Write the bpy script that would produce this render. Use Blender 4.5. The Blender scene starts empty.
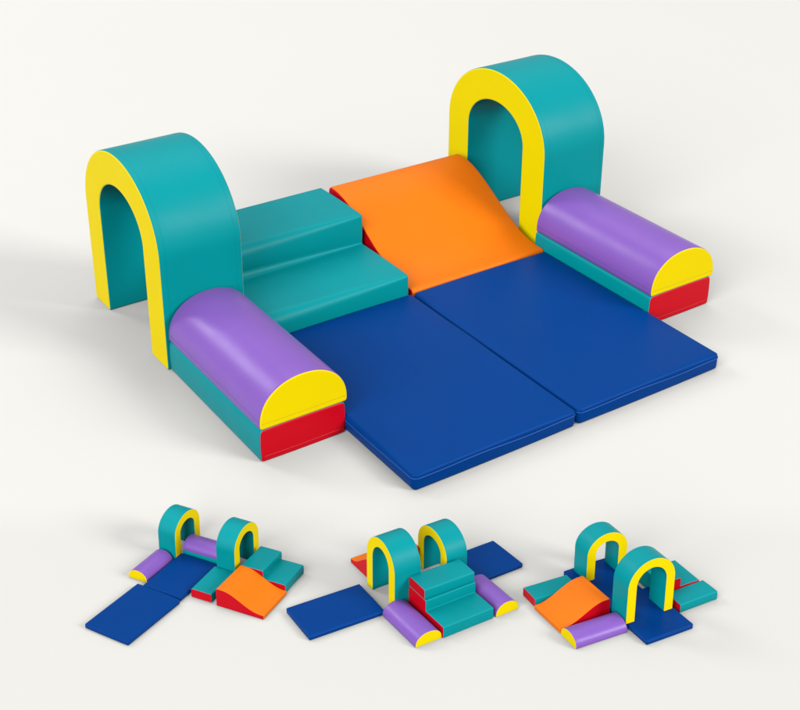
import bpy, bmesh, math
from mathutils import Vector, Matrix
from mathutils.geometry import tessellate_polygon

scene = bpy.context.scene
C = scene.collection
R = math.radians

# ------------------------------------------------------------------ camera
cam_d = bpy.data.cameras.new("camera")
cam = bpy.data.objects.new("camera", cam_d)
C.objects.link(cam)
scene.camera = cam
YAW = -33.3969
cam.location = (-2.3534, -2.514, 2.3034)
cam.rotation_euler = (R(90 - 26.2815), 0, R(YAW))
cam_d.sensor_width = 36.0
cam_d.lens = 36.0 * 1340.2575 / 800.0
cam_d.shift_x = (400 - 385.3546) / 800.0
cam_d.shift_y = (240.7351 - 355) / 800.0
cam_d.clip_start = 0.05
cam_d.clip_end = 200

# ------------------------------------------------------------------ studio light
scene.view_settings.view_transform = 'Standard'
scene.view_settings.look = 'None'
scene.view_settings.exposure = 0.0
scene.view_settings.gamma = 1.0
world = bpy.data.worlds.new("World")
scene.world = world
world.use_nodes = True
bg = world.node_tree.nodes['Background']
bg.inputs[0].default_value = (1.0, 0.995, 0.985, 1)
bg.inputs[1].default_value = 0.43


def area(name, az, el, dist, size, watts, target=(0.0, 0.7, 0.2), col=(1, 1, 1), size_y=None):
    d = bpy.data.lights.new(name, 'AREA')
    d.energy = watts
    d.color = col
    d.size = size
    if size_y:
        d.shape = 'RECTANGLE'
        d.size_y = size_y
    o = bpy.data.objects.new(name, d)
    C.objects.link(o)
    v = Vector((math.cos(R(az)) * math.cos(R(el)), math.sin(R(az)) * math.cos(R(el)), math.sin(R(el))))
    o.location = Vector(target) + v * dist
    o.rotation_euler = (-v).to_track_quat('-Z', 'Y').to_euler()
    return o


area("key_softbox", -56, 28, 90.0, 32.0, 49000, col=(1.0, 0.99, 0.97))
area("overhead_softbox", 60, 62, 120.0, 68.0, 23000, target=(0.3, 0.9, 0.2))
area("fill_softbox", 208, 28, 80.0, 64.0, 61000)
area("back_softbox", 117, 33, 20.0, 5.0, 820, size_y=7.0)

scene.cycles.max_bounces = 8
scene.cycles.diffuse_bounces = 0
scene.cycles.use_denoising = True


# ------------------------------------------------------------------ materials
def vinyl(name, col, rough=0.42, spec=0.20, var=0.05, bump=0.10, depth=0.06):
    m = bpy.data.materials.new(name)
    m.use_nodes = True
    nt = m.node_tree
    N, L = nt.nodes, nt.links
    p = N['Principled BSDF']
    tc = N.new('ShaderNodeTexCoord')
    n1 = N.new('ShaderNodeTexNoise')
    n1.inputs['Scale'].default_value = 5.0
    n1.inputs['Detail'].default_value = 3.0
    L.new(tc.outputs['Object'], n1.inputs['Vector'])
    mx = N.new('ShaderNodeMix')
    mx.data_type = 'RGBA'
    mx.inputs[6].default_value = (*[c * (1 - var) for c in col], 1)
    mx.inputs[7].default_value = (*[min(1, c * (1 + var)) for c in col], 1)
    L.new(n1.outputs['Fac'], mx.inputs[0])
    L.new(mx.outputs[2], p.inputs['Base Color'])
    # roughness breakup
    n2 = N.new('ShaderNodeTexNoise')
    n2.inputs['Scale'].default_value = 14.0
    n2.inputs['Detail'].default_value = 4.0
    L.new(tc.outputs['Object'], n2.inputs['Vector'])
    mr = N.new('ShaderNodeMapRange')
    mr.inputs['To Min'].default_value = rough - 0.05
    mr.inputs['To Max'].default_value = rough + 0.06
    L.new(n2.outputs['Fac'], mr.inputs['Value'])
    L.new(mr.outputs['Result'], p.inputs['Roughness'])
    p.inputs['Specular IOR Level'].default_value = spec
    # slack foam waviness plus fine leather grain
    n3 = N.new('ShaderNodeTexNoise')
    n3.inputs['Scale'].default_value = 4.5
    n3.inputs['Detail'].default_value = 1.0
    L.new(tc.outputs['Object'], n3.inputs['Vector'])
    b1 = N.new('ShaderNodeBump')
    b1.inputs['Strength'].default_value = bump
    b1.inputs['Distance'].default_value = depth
    L.new(n3.outputs['Fac'], b1.inputs['Height'])
    n4 = N.new('ShaderNodeTexVoronoi')
    n4.inputs['Scale'].default_value = 420.0
    L.new(tc.outputs['Object'], n4.inputs['Vector'])
    b2 = N.new('ShaderNodeBump')
    b2.inputs['Strength'].default_value = 0.05
    b2.inputs['Distance'].default_value = 0.0015
    L.new(n4.outputs['Distance'], b2.inputs['Height'])
    L.new(b1.outputs['Normal'], b2.inputs['Normal'])
    L.new(b2.outputs['Normal'], p.inputs['Normal'])
    return m


def set_materials(suffix, depth):
    global TEAL, BLUE, PURPLE, YELLOW, RED, ORANGE, T_TEAL, T_BLUE, T_PURPLE, T_YELLOW, T_RED
    TEAL = vinyl("teal_vinyl" + suffix, (0.0, 0.298, 0.332), spec=0.14, depth=depth)
    BLUE = vinyl("blue_vinyl" + suffix, (0.0, 0.049, 0.255), rough=0.40, spec=0.06, depth=depth)
    PURPLE = vinyl("purple_vinyl" + suffix, (0.235, 0.105, 0.500), rough=0.34, spec=0.4, depth=depth)
    YELLOW = vinyl("yellow_vinyl" + suffix, (0.960, 0.740, 0.000), rough=0.5, spec=0.12, depth=depth)
    RED = vinyl("red_vinyl" + suffix, (0.640, 0.001, 0.012), rough=0.45, depth=depth)
    ORANGE = vinyl("orange_vinyl" + suffix, (0.900, 0.195, 0.003), rough=0.45, depth=depth)
    T_TEAL = vinyl("teal_thread" + suffix, (0.0, 0.300, 0.355), spec=0.1, depth=depth)
    T_BLUE = vinyl("blue_piping" + suffix, (0.010, 0.085, 0.400), rough=0.4, depth=depth)
    T_PURPLE = vinyl("purple_thread" + suffix, (0.190, 0.075, 0.440), depth=depth)
    T_YELLOW = vinyl("yellow_thread" + suffix, (0.700, 0.520, 0.010), depth=depth)
    T_RED = vinyl("red_thread" + suffix, (0.700, 0.060, 0.070), depth=depth)


set_materials("", 0.06)


# ------------------------------------------------------------------ geometry helpers
def link(name, bm, mat, parent, smooth=True):
    bmesh.ops.recalc_face_normals(bm, faces=bm.faces)
    me = bpy.data.meshes.new(name)
    bm.to_mesh(me)
    bm.free()
    for p in me.polygons:
        p.use_smooth = smooth
    o = bpy.data.objects.new(name, me)
    me.materials.append(mat)
    C.objects.link(o)
    if parent:
        o.parent = parent
    return o


def round_poly(pts, radii, seg=6, edge_n=6, bulge=0.0):
    """closed 2-D outline with rounded corners and slightly bulged straight edges; the point count is fixed."""
    n = len(pts)
    P = [Vector(p) for p in pts]
    arcs = []
    for i in range(n):
        a, b, c = P[i - 1], P[i], P[(i + 1) % n]
        u, v = (a - b).normalized(), (c - b).normalized()
        ang = u.angle(v)
        r = radii[i]
        t = r / math.tan(ang / 2)
        s, e = b + u * t, b + v * t
        bis = (u + v).normalized()
        ctr = b + bis * (r / math.sin(ang / 2))
        s0, e0 = s - ctr, e - ctr
        sweep = s0.angle(e0) if r > 1e-9 else 0
        sign = 1 if s0.cross(e0) > 0 else -1
        arc = []
        for k in range(seg + 1):
            th = sign * sweep * k / seg
            arc.append(ctr + Matrix.Rotation(th, 2) @ s0)
        arcs.append(arc)
    out = []
    for i in range(n):
        arc, nxt = arcs[i], arcs[(i + 1) % n]
        out += arc
        a, b = arc[-1], nxt[0]
        d = (b - a)
        nrm = Vector((d.y, -d.x)).normalized() if d.length > 1e-9 else Vector((0, 0))
        for k in range(1, edge_n):
            t = k / edge_n
            out.append(a.lerp(b, t) + nrm * bulge * 4 * t * (1 - t))
    return out


def inset(pts, d):
    n = len(pts)
    out = []
    for i in range(n):
        e1 = (pts[i] - pts[i - 1])
        e2 = (pts[(i + 1) % n] - pts[i])
        if e1.length < 1e-9:
            e1 = e2
        if e2.length < 1e-9:
            e2 = e1
        n1 = Vector((-e1.y, e1.x)).normalized()
        n2 = Vector((-e2.y, e2.x)).normalized()
        m = (n1 + n2)
        m = m.normalized() if m.length > 1e-6 else n1
        k = max(0.5, m.dot(n1))
        out.append(pts[i] + m * (d / k))
    return out


def prism(profile, L, r, inner=8, half=3, ends=()):
    """profile(t in 0..1) -> CCW outline in (p, q); swept along the first axis from -L/2 to L/2 with
    edges rounded to r. Returns (cover rings, near cap rings, far cap rings), rings of 3-D points (s, p, q)."""
    def ring(s, t, d):
        return [Vector((s, v.x, v.y)) for v in (inset(profile(t), d) if d > 1e-9 else profile(t))]
    ths = [k * 90 / (2 * half) for k in range(2 * half + 1)]
    near = [(-L / 2 + r * (1 - math.cos(R(a))), r * (1 - math.sin(R(a)))) for a in ths]
    T = lambda s: min(1, max(0, s / L + 0.5))
    nr = [ring(s, T(s), d) for s, d in near]
    fr = [ring(-s, T(-s), d) for s, d in near]
    mid = []
    for k in range(1, inner):
        s = (-L / 2 + r) + (L - 2 * r) * k / inner
        mid.append(ring(s, T(s), 0))
    mid = [ring(-L / 2 + q, T(-L / 2 + q), 0) for q in ends] + mid + [ring(L / 2 - q, T(L / 2 - q), 0) for q in reversed(ends)]
    cover = nr[half:] + mid + fr[half:][::-1]
    pad = 0.001
    cap_n = [ring(-L / 2, 0, r + pad)] + nr[:half + 1]
    cap_f = [ring(L / 2, 1, r + pad)] + fr[:half + 1]
    return cover, cap_n, cap_f


def fill(bm, verts):
    for tri in tessellate_polygon([[v.co for v in verts]]):
        try:
            bm.faces.new([verts[i] for i in tri])
        except ValueError:
            pass


def skin(rings, cap_first=False, swap=None):
    bm = bmesh.new()
    rows = [[bm.verts.new(swap(p) if swap else p) for p in ring] for ring in rings]
    n = len(rows[0])
    for a, b in zip(rows, rows[1:]):
        for i in range(n):
            j = (i + 1) % n
            bm.faces.new((a[i], a[j], b[j], b[i]))
    if cap_first:
        fill(bm, rows[0])
    return bm


def tube(pts, r, closed=False, sides=6):
    """a thin round cord through the points."""
    bm = bmesh.new()
    n = len(pts)
    rows = []
    prev = None
    for i, p in enumerate(pts):
        a = pts[i - 1] if (i > 0 or closed) else p
        b = pts[(i + 1) % n] if (i < n - 1 or closed) else p
        t = (b - a).normalized()
        ref = prev if prev is not None else (Vector((0, 0, 1)) if abs(t.z) < 0.9 else Vector((1, 0, 0)))
        u = (ref - t * ref.dot(t)).normalized()
        prev = u
        v = t.cross(u)
        rows.append([bm.verts.new(p + (u * math.cos(2 * math.pi * k / sides) + v * math.sin(2 * math.pi * k / sides)) * r) for k in range(sides)])
    m = n if closed else n - 1
    for i in range(m):
        a, b = rows[i], rows[(i + 1) % n]
        for k in range(sides):
            q = (k + 1) % sides
            bm.faces.new((a[k], a[q], b[q], b[k]))
    if not closed:
        bm.faces.new(rows[0])
        bm.faces.new(rows[-1])
    return bm


def root(name, M, label, cat, group):
    o = bpy.data.objects.new(name, None)
    o.empty_display_size = 0.05
    C.objects.link(o)
    o.matrix_world = M
    o['label'] = label
    o['category'] = cat
    o['group'] = group
    return o


X_ = lambda p: p                               # sweep along local x, profile in (y, z)
Y_ = lambda p: Vector((-p.y, p.x, p.z))        # sweep along local y, profile in (-x, z)


# ------------------------------------------------------------------ the foam pieces (origin: middle of the base)
def make_mat(M, lx, ly, lz, label):
    o = root("floor_mat", M, label, "floor mat", "blue foam floor mats")
    prof = round_poly([(-lx / 2, 0), (lx / 2, 0), (lx / 2, lz), (-lx / 2, lz)], [0.0150, 0.0150, 0.0125, 0.0125], seg=6, edge_n=14, bulge=0.0022)
    cover, cn, cf = prism(lambda t: prof, ly, 0.0115, inner=14, ends=(0.015, 0.019, 0.023))
    bm = skin(cn + cover[1:], True, Y_)
    rows = [[bm.verts.new(Y_(p)) for p in ring] for ring in cf]
    n = len(rows[0])
    for a, b in zip(rows, rows[1:]):
        for i in range(n):
            j = (i + 1) % n
            bm.faces.new((a[i], a[j], b[j], b[i]))
    fill(bm, rows[0])
    bmesh.ops.remove_doubles(bm, verts=bm.verts, dist=1e-5)
    RC = 0.015                                     # the cover's vertical corners are cut round
    for v in bm.verts:
        u, w = (abs(v.co.x) - lx / 2 + RC) / RC, (abs(v.co.y) - ly / 2 + RC) / RC
        if u > 0 and w > 0:
            u2, w2 = u * math.sqrt(max(0, 1 - w * w / 2)), w * math.sqrt(max(0, 1 - u * u / 2))
            v.co.x = math.copysign(lx / 2 - RC + u2 * RC, v.co.x)
            v.co.y = math.copysign(ly / 2 - RC + w2 * RC, v.co.y)
    link("cushion", bm, BLUE, o)
    # sewn ridge that runs round the upper edge
    pts = []
    e, z, rc = -0.0004, lz - 0.0150, 0.0185
    for cx, cy, a0 in ((1, 1, 0), (-1, 1, 90), (-1, -1, 180), (1, -1, 270)):
        c = Vector((cx * (lx / 2 - e - rc), cy * (ly / 2 - e - rc), z))
        for k in range(7):
            a = R(a0 + k * 15)
            pts.append(c + Vector((math.cos(a), math.sin(a), 0)) * rc)
        # wavy run to the next corner
        nx = {(1, 1): (-1, 1), (-1, 1): (-1, -1), (-1, -1): (1, -1), (1, -1): (1, 1)}[(cx, cy)]
        c2 = Vector((nx[0] * (lx / 2 - e - rc), nx[1] * (ly / 2 - e - rc), z))
        a = R(a0 + 90)
        q0 = c + Vector((math.cos(a), math.sin(a), 0)) * rc
        q1 = c2 + Vector((math.cos(a), math.sin(a), 0)) * rc
        out = Vector((math.cos(a), math.sin(a), 0))
        for k in range(1, 24):
            t = k / 24
            w = 0.0030 * math.sin(t * 8 + cx * 1.3) * math.sin(math.pi * t)
            pts.append(q0.lerp(q1, t) + out * (0.0012 * math.sin(math.pi * t)) + Vector((0, 0, w)))
    link("piping", tube(pts, 0.0020, True), T_BLUE, o)
    return o


def end_seam(parent, s, ya, yb, z, mat, bow=0.0):
    pts = [Vector((s, ya + (yb - ya) * k / 16, z + bow * math.sin(math.pi * k / 16))) for k in range(17)]
    link("seam", tube(pts, 0.0007, False, 5), mat, parent)


def make_bar(M, lx, ly, lz, label):
    o = root("foam_bar", M, label, "foam bar", "flat teal foam bars with red ends")
    prof = round_poly([(-ly / 2, 0), (ly / 2, 0), (ly / 2, lz), (-ly / 2, lz)], [0.011, 0.011, 0.015, 0.015], edge_n=10, bulge=0.0018)
    cover, cn, cf = prism(lambda t: prof, lx, 0.008)
    link("cover", skin(cover, swap=X_), TEAL, o)
    for rings, s in ((cn, -1), (cf, 1)):
        p = link("end_panel", skin(rings, True, X_), RED, o)
        end_seam(p, s * (lx / 2 + 0.0002), -ly / 2 + 0.012, ly / 2 - 0.012, 0.02, T_RED, -0.002)
    return o


def hr_profile(w, h, lip=0.016):
    pts = []
    n = 40
    pts += [Vector((-w / 2 + 0.01, 0)), Vector((0, 0)), Vector((w / 2 - 0.01, 0))]
    for k in range(1, 4):
        a = R(-90 + 90 * k / 4)
        pts.append(Vector((w / 2 - 0.01 + 0.01 * math.cos(a), 0.01 + 0.01 * math.sin(a))))
    for k in range(n + 1):
        a = math.pi * k / n
        ca, sa = math.cos(a), math.sin(a)
        x = math.copysign(abs(ca) ** 0.94, ca) * w / 2
        pts.append(Vector((x, lip + (h - lip) * abs(sa) ** 0.94)))
    for k in range(1, 4):
        a = R(180 + 90 * k / 4)
        pts.append(Vector((-w / 2 + 0.01 + 0.01 * math.cos(a), 0.01 + 0.01 * math.sin(a))))
    return pts


def make_half_round(M, lx, ly, lz, label):
    o = root("half_round_bolster", M, label, "half-round bolster", "purple half-round bolsters with yellow ends")
    prof = hr_profile(ly, lz)
    cover, cn, cf = prism(lambda t: prof, lx, 0.006)
    cv = link("cover", skin(cover, swap=X_), PURPLE, o)
    for s in (-1, 1):
        y = s * (ly / 2 - 0.0015)
        pts = [Vector((-lx / 2 + 0.006 + (lx - 0.012) * k / 20, y + 0.0012 * s, 0.027)) for k in range(21)]
        link("seam", tube(pts, 0.0007, False, 5), T_PURPLE, cv)
    for rings, s in ((cn, -1), (cf, 1)):
        p = link("end_panel", skin(rings, True, X_), YELLOW, o)
        end_seam(p, s * (lx / 2 + 0.0002), -ly / 2 + 0.008, ly / 2 - 0.008, 0.021, T_YELLOW, -0.001)
    return o


def arch_profile(w, h, t, spr):
    """closed U outline in (y, z), counter-clockwise."""
    n = 40
    out = []
    rb = 0.009
    # right foot, outer side up, over the top, left outer side down, left foot, inner side up, over, down
    def foot(y0, y1):
        lo = [Vector((y0 + rb - rb * math.cos(R(q)), rb - rb * math.sin(R(q)))) for q in (22, 45, 68, 90)]
        hi = [Vector((y1 - rb + rb * math.sin(R(q)), rb - rb * math.cos(R(q)))) for q in (0, 22, 45, 68)]
        return lo + [Vector(((y0 + y1) / 2, 0))] + hi
    def side(y, z0, z1, m=8):
        return [Vector((y, z0 + (z1 - z0) * k / m)) for k in range(m)]
    wi, hi = w - 2 * t, h - 0.93 * t
    out += foot(w / 2 - t, w / 2)
    out += side(w / 2, rb, spr)
    for k in range(n + 1):
        a = math.pi * k / n
        out.append(Vector((w / 2 * math.cos(a), spr + (h - spr) * math.sin(a))))
    out += side(-w / 2, spr, rb)[1:] + [Vector((-w / 2, rb))]
    out += foot(-w / 2, -w / 2 + t)
    out += side(-wi / 2, rb, spr)
    for k in range(n + 1):
        a = math.pi * (1 - k / n)
        out.append(Vector((wi / 2 * math.cos(a), spr + (hi - spr) * math.sin(a))))
    out += side(wi / 2, spr, rb)[1:] + [Vector((wi / 2, rb))]
    return out


def make_arch(M, lx, ly, lz, label, t=0.122, spr=None):
    o = root("foam_arch", M, label, "foam arch", "teal foam arches with yellow faces")
    spr = spr if spr else lz * 0.59
    prof = arch_profile(ly, lz, t, spr)
    cover, cn, cf = prism(lambda q: prof, lx, 0.006, inner=6)
    cv = link("cover", skin(cover, swap=X_), TEAL, o)
    for rings in (cn, cf):
        link("face_panel", skin(rings, True, X_), YELLOW, o)
    for s in (-1, 1):
        x = s * (lx / 2 - 0.022)
        pts = [Vector((x, y, z)) for y, z in
               [(ly / 2, 0.01 + (spr - 0.01) * k / 8) for k in range(8)] +
               [(ly / 2 * math.cos(math.pi * k / 40), spr + (lz - spr) * math.sin(math.pi * k / 40)) for k in range(41)] +
               [(-ly / 2, spr - (spr - 0.01) * k / 8) for k in range(1, 9)]]
        link("seam", tube(pts, 0.0004, False, 5), T_TEAL, cv)
    return o


def make_step(M, lx, ly, lz, label, s1=0.52, slack=False):
    """low tread towards -y, high tread at the back; the vinyl is slack away from the +x side."""
    o = root("step_block", M, label, "step block", "two-tier teal step blocks")
    h1 = lz * s1
    def prof(t):
        k = (1 - t) ** 0.8 if slack else 0.08
        r1 = 0.010 + 0.036 * k
        r2 = 0.009 + 0.044 * k
        ri = 0.004 + 0.026 * k
        return round_poly([(-ly / 2, 0), (ly / 2, 0), (ly / 2, lz), (0.002, lz), (0.002, h1), (-ly / 2, h1)],
                          [0.010, 0.010, 0.012, r2, ri, r1], seg=7, edge_n=10, bulge=0.002)
    cover, cn, cf = prism(prof, lx, 0.007, inner=24)
    link("cover", skin(cover, swap=X_), TEAL, o)
    for rings in (cn, cf):
        link("side_panel", skin(rings, True, X_), RED, o)
    return o


def make_slope(M, lx, ly, lz, label, low=0.058, flat=0.13):
    """low edge towards -y, crest near +y."""
    o = root("wave_slope", M, label, "foam slope", "orange foam wave slopes")
    rc = 0.010
    pts = [Vector((-ly / 4, 0)), Vector((0, 0)), Vector((ly / 4, 0))]
    pts += [Vector((ly / 2 - rc + rc * math.sin(R(q)), rc - rc * math.cos(R(q)))) for q in (0, 22, 45, 68, 90)]
    for k in range(1, 6):
        pts.append(Vector((ly / 2, rc + (lz - 0.036) * k / 6)))
    n = 44
    y0, y1 = ly / 2, -ly / 2
    def zz(f):                                    # f 0 at the back, 1 at the low front edge
        g = min(1, max(0, (f - flat) / (0.95 - flat)))
        return low + (lz - low) * (0.5 + 0.5 * math.cos(math.pi * g ** 0.95))
    rb = 0.022
    for k in range(6):
        a = R(90 * k / 6)
        pts.append(Vector((ly / 2 - rb + rb * math.cos(a), lz - rb + rb * math.sin(a))))
    f0 = rb / ly
    for k in range(n):
        f = f0 + (1 - f0 - 0.016) * k / (n - 1)
        pts.append(Vector((y0 - f * ly, min(lz, zz(f)))))
    rl = 0.011
    for k in range(1, 6):
        a = R(90 + 90 * k / 5)
        pts.append(Vector((-ly / 2 + rl + rl * math.cos(a), low - rl + rl * math.sin(a))))
    pts.append(Vector((-ly / 2, low * 0.4)))
    pts += [Vector((-ly / 2 + rc - rc * math.cos(R(q)), rc - rc * math.sin(R(q)))) for q in (0, 22, 45, 68, 90)]
    cover, cn, cf = prism(lambda t: pts, lx, 0.008, inner=10)
    link("cover", skin(cover, swap=X_), ORANGE, o)
    for rings in (cn, cf):
        link("side_panel", skin(rings, True, X_), RED, o)
    return o


MAKERS = dict(mat=make_mat, bar=make_bar, hr=make_half_round, arch=make_arch, step=make_step, slope=make_slope)

# ------------------------------------------------------------------ studio floor: flat, sweeping gently up in front
EX = Vector((math.cos(R(YAW)), math.sin(R(YAW)), 0))
EY = Vector((-math.sin(R(YAW)), math.cos(R(YAW)), 0))
O = Vector((-0.70264941, -0.08276157, 0))
TILT = R(-6.0)
EO = O.dot(EY)


def floor_z(e):
    """height of the sweep at distance e in front of (-) or behind (+) the fold line."""
    b, tn = 0.085, math.tan(-TILT)
    if e >= b:
        return 0.0
    if e > -b:
        return tn * (b - e) ** 2 / (4 * b)
    if e > -1.0:
        return -e * tn
    q = min(-e - 1.0, 0.5)
    return tn * (1.0 + q - q * q / (2 * 0.5))


def make_floor():
    bm = bmesh.new()
    es = [30, 14, 6, 3, 1.5, 0.6, 0.2] + [0.09 - 0.18 * k / 24 for k in range(25)] + [-0.2, -0.4, -0.7, -0.95] + [-1.0 - 0.5 * k / 12 for k in range(13)] + [-2.2, -4, -9, -20]
    us = [-25, -8, -3, -1, 1, 3, 8, 25]
    rows = []
    for e in es:
        row = []
        for u in us:
            p = O + EX * u + EY * e
            row.append(bm.verts.new((p.x, p.y, floor_z(e))))
        rows.append(row)
    for a, b in zip(rows, rows[1:]):
        for i in range(len(us) - 1):
            bm.faces.new((a[i], b[i], b[i + 1], a[i + 1]))
    m = bpy.data.materials.new("white_paper")
    m.use_nodes = True
    nt = m.node_tree
    p = nt.nodes['Principled BSDF']
    p.inputs['Roughness'].default_value = 0.75
    p.inputs['Specular IOR Level'].default_value = 0.15
    tc = nt.nodes.new('ShaderNodeTexCoord')
    n = nt.nodes.new('ShaderNodeTexNoise')
    n.inputs['Scale'].default_value = 1.2
    nt.links.new(tc.outputs['Object'], n.inputs['Vector'])
    mx = nt.nodes.new('ShaderNodeMix')
    mx.data_type = 'RGBA'
    mx.inputs[6].default_value = (0.716, 0.711, 0.684, 1)
    mx.inputs[7].default_value = (0.722, 0.717, 0.690, 1)
    nt.links.new(n.outputs['Fac'], mx.inputs[0])
    nt.links.new(mx.outputs[2], p.inputs['Base Color'])
    o = link("floor", bm, m, None)
    for pl in o.data.polygons:
        if pl.normal.z < 0:
            pl.flip()
    o['kind'] = 'structure'


make_floor()

# ------------------------------------------------------------------ the large set (metres)
L, H, BW, HB = 0.8862, 0.0579, 0.2903, 0.1117
W = 0.6


def at(x, y, z=0.0, rot=0.0):
    return Matrix.Translation((x, y, z)) @ Matrix.Rotation(R(rot), 4, 'Z')


make_mat(at(-W / 2 - 0.002, L / 2), W - 0.002, L + 0.001, H, "large blue mat in front of the big teal step block, beside the left stacked bolster")
make_mat(at(W / 2 + 0.002, L / 2), W - 0.002, L + 0.001, H, "large blue mat in front of the big orange slope, beside the right stacked bolster")
yl, yr = (0.3582, 0.9700), (0.3310, 0.9500)
XL, XR = -W - BW / 2 - 0.001, W + BW / 2 + 0.002
make_bar(at(XL, sum(yl) / 2, 0, 90), yl[1] - yl[0], BW - 0.002, HB, "big teal bar lying under the front left purple half-round, at the large left mat")
make_bar(at(XR, sum(yr) / 2, 0, 90), yr[1] - yr[0], BW - 0.002, HB, "big teal bar lying under the right purple half-round, at the large right mat")
make_half_round(at(XL + 0.003, sum(yl) / 2 - 0.003, HB, 90), yl[1] - yl[0] - 0.004, BW + 0.006, 0.147, "large lilac half-round stacked on a teal bar before the big left arch")
make_half_round(at(XR + 0.003, sum(yr) / 2 - 0.003, HB, 90), yr[1] - yr[0] - 0.004, BW + 0.006, 0.143, "large purple half-round stacked on a teal bar before the big right arch")
make_arch(at(-0.8988 + 0.1446, 0.9725 + 0.2993), 0.2892, 0.5986, 0.650, "large teal arch standing left of the big step, its tunnel open to bare floor", t=0.1247, spr=0.392)
make_arch(at(0.632 + 0.1470, 0.9545 + 0.2993), 0.2940, 0.5986, 0.6475, "large teal arch standing behind the big orange slope's right side", t=0.131, spr=0.392)
make_step(at(-W / 2 - 0.010, (L + 1.4774) / 2 + 0.001), W - 0.006, 1.4774 - L, 0.2484, "large two-tier teal step block between the big left arch and the orange slope", s1=0.1323 / 0.2484, slack=True)
make_slope(at(W / 2 + 0.003, (L + 1.4523) / 2 + 0.002), W - 0.002, 1.4523 - L - 0.004, 0.2590, "large orange wave slope between the big step block and the right arch", low=0.0636, flat=0.055)

# ------------------------------------------------------------------ the three small sets (scale models on the sweep)
EYT = EY * math.cos(TILT) + Vector((0, 0, 1)) * math.sin(TILT)
EZT = EX.cross(EYT)
PLANE = Matrix.Translation(O) @ Matrix((EX, EYT, EZT)).transposed().to_4x4()

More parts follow.
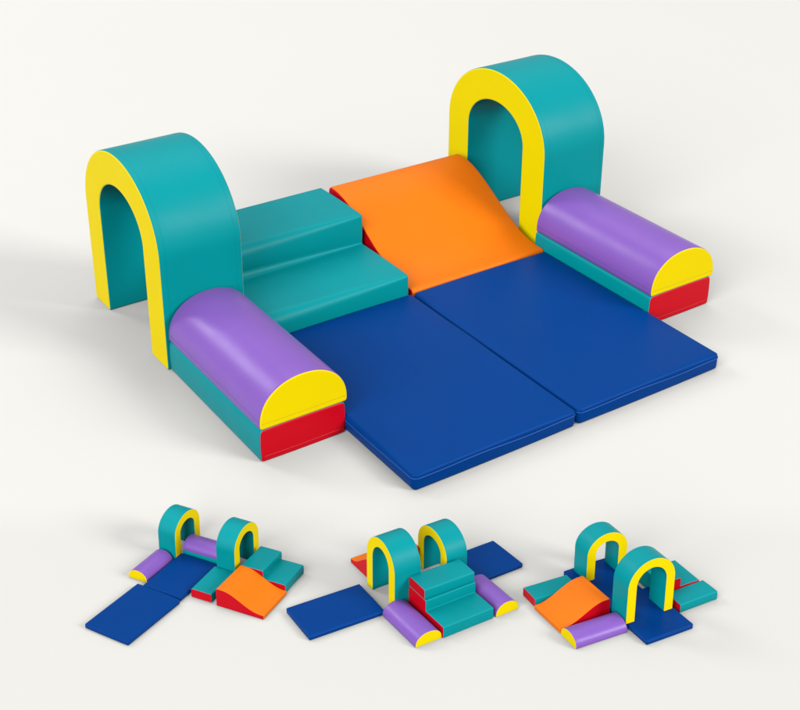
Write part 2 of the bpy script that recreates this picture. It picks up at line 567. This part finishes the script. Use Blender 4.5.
SETS = [
    ((-0.72183, -0.47278, -0.47357, 0.19814), [
        ('mat', 0.2008, 0.378, -3.4911, 0.0, 0.6843, 0.9766, 0.06, "outer small blue mat, farthest from the arches of the left small set"),
        ('mat', 0.2692, 1.2875, -0.8491, 0.0, 0.583, 0.8216, 0.0597, "inner small blue mat beside the floor half-round and red-ended bar, left small set"),
        ('hr', -0.202, 1.2845, 88.9934, 0.0, 0.5493, 0.2943, 0.1371, "small purple half-round on the floor along the blue mat in the left small set"),
        ('arch', -0.1541, 1.8658, 179.7763, 0.0, 0.2733, 0.5535, 0.584, "small teal arch at the end of the floor half-round in the left small set"),
        ('bar', 0.2699, 1.8728, 0.2342, 0.0, 0.5443, 0.3101, 0.1089, "small teal bar lying under the half-round between the left small set's arches"),
        ('hr', 0.2775, 1.8524, 0.9476, 0.1089, 0.5303, 0.2955, 0.1339, "small purple half-round on a teal bar between two arches in the left small set"),
        ('bar', 0.7527, 1.3012, 91.5589, 0.0, 0.5486, 0.3001, 0.1211, "small bare teal bar between blue mat and orange slope, left small set"),
        ('arch', 0.7622, 1.8685, 180.3843, 0.0, 0.2806, 0.5767, 0.6464, "small teal arch at the orange slope's crest and step block, left small set"),
        ('slope', 1.3228, 1.3109, 91.5301, 0.0, 0.5776, 0.6772, 0.2468, "small orange wave slope with its red side facing front in the left small set"),
        ('step', 1.301, 1.8484, 92.0785, 0.0, 0.4909, 0.6341, 0.2396, "small two-tier teal step block behind the orange slope in the left small set"),
    ]),
    ((0.08575, -0.50403, 0.55412, 0.22713), [
        ('step', 0.3413, 0.2703, 0.3645, 0.0, 0.6501, 0.6619, 0.2624, "small teal step block with red side between two half-rounds in the middle small set"),
        ('bar', 0.3408, 0.4459, -0.5642, 0.2624, 0.6435, 0.3037, 0.1191, "small teal bar stacked as the top stair on the middle small set's step block"),
        ('hr', -0.151, 0.2789, 90.5181, 0.0, 0.6458, 0.329, 0.1393, "small lilac half-round left of the step block in the middle small set"),
        ('hr', 0.848, 0.2298, 90.6373, 0.0, 0.5797, 0.3012, 0.1434, "small purple half-round right of the step block in the middle small set"),
        ('arch', 0.0047, 0.8895, 0.0345, 0.0, 0.3362, 0.5775, 0.7363, "small teal arch in front, next to the left blue mat of the middle small set"),
        ('mat', -0.7255, 0.8979, 88.0551, 0.0, 0.5629, 0.8979, 0.0611, "small blue mat reaching left from the front arch of the middle small set"),
        ('arch', 0.668, 0.923, -0.3104, 0.0, 0.2745, 0.5798, 0.6228, "small teal arch partly hidden behind the front arch of the middle small set"),
        ('mat', 1.1573, 0.8058, 90.829, 0.0, 0.5635, 0.6934, 0.0559, "small blue mat reaching right behind the half-round of the middle small set"),
        ('slope', 0.2164, 1.4089, 180.0326, 0.0, 0.6287, 0.4766, 0.253, "small orange slope peeking out behind the front arch of the middle small set"),
    ]),
    ((0.5726, -0.55053, 0.46489, 0.21175), [
        ('mat', 0.3468, 0.4549, 1.0412, 0.0, 0.6596, 0.8155, 0.0636, "small blue mat under the front arch of the right small set"),
        ('mat', 0.2696, 1.2264, 0.9364, 0.0, 0.6235, 0.7281, 0.0591, "small blue mat under the rear arch of the right small set"),
        ('arch', 0.3201, 0.5297, 90.333, 0.0636, 0.2796, 0.6568, 0.7633, "small teal arch standing on the front blue mat of the right small set"),
        ('arch', 0.3497, 1.4026, 89.5203, 0.0591, 0.2641, 0.5692, 0.592, "small teal arch standing on the rear blue mat of the right small set"),
        ('slope', -0.377, 0.9169, 271.6461, 0.0, 0.5211, 0.6852, 0.241, "small orange wave slope between half-round and flat bar in the right small set"),
        ('hr', -0.369, 0.4856, -0.5144, 0.0, 0.6881, 0.3118, 0.1405, "small purple half-round in front of the orange slope in the right small set"),
        ('bar', -0.4002, 1.3228, -0.7143, 0.0, 0.6007, 0.264, 0.1096, "small teal bar behind the orange slope in the right small set"),
        ('bar', 1.0047, 0.4931, 1.8731, 0.0, 0.5603, 0.2654, 0.1125, "small teal bar in front of the right small set's step block, beside the arch"),
        ('step', 0.9553, 0.8681, 89.5867, 0.0, 0.4637, 0.5611, 0.2368, "small teal step block half hidden behind the front arch of the right small set"),
    ]),
]
set_materials("_model", 0.008)
for (px, py, yaw, s), items in SETS:
    base = PLANE @ Matrix.Translation((px, py, 0.0003)) @ Matrix.Rotation(yaw, 4, 'Z') @ Matrix.Scale(s, 4)
    for kind, cx, cy, rot, z0, lx, ly, lz, label in items:
        MAKERS[kind](base @ at(cx, cy, z0, rot), lx, ly, lz, label)
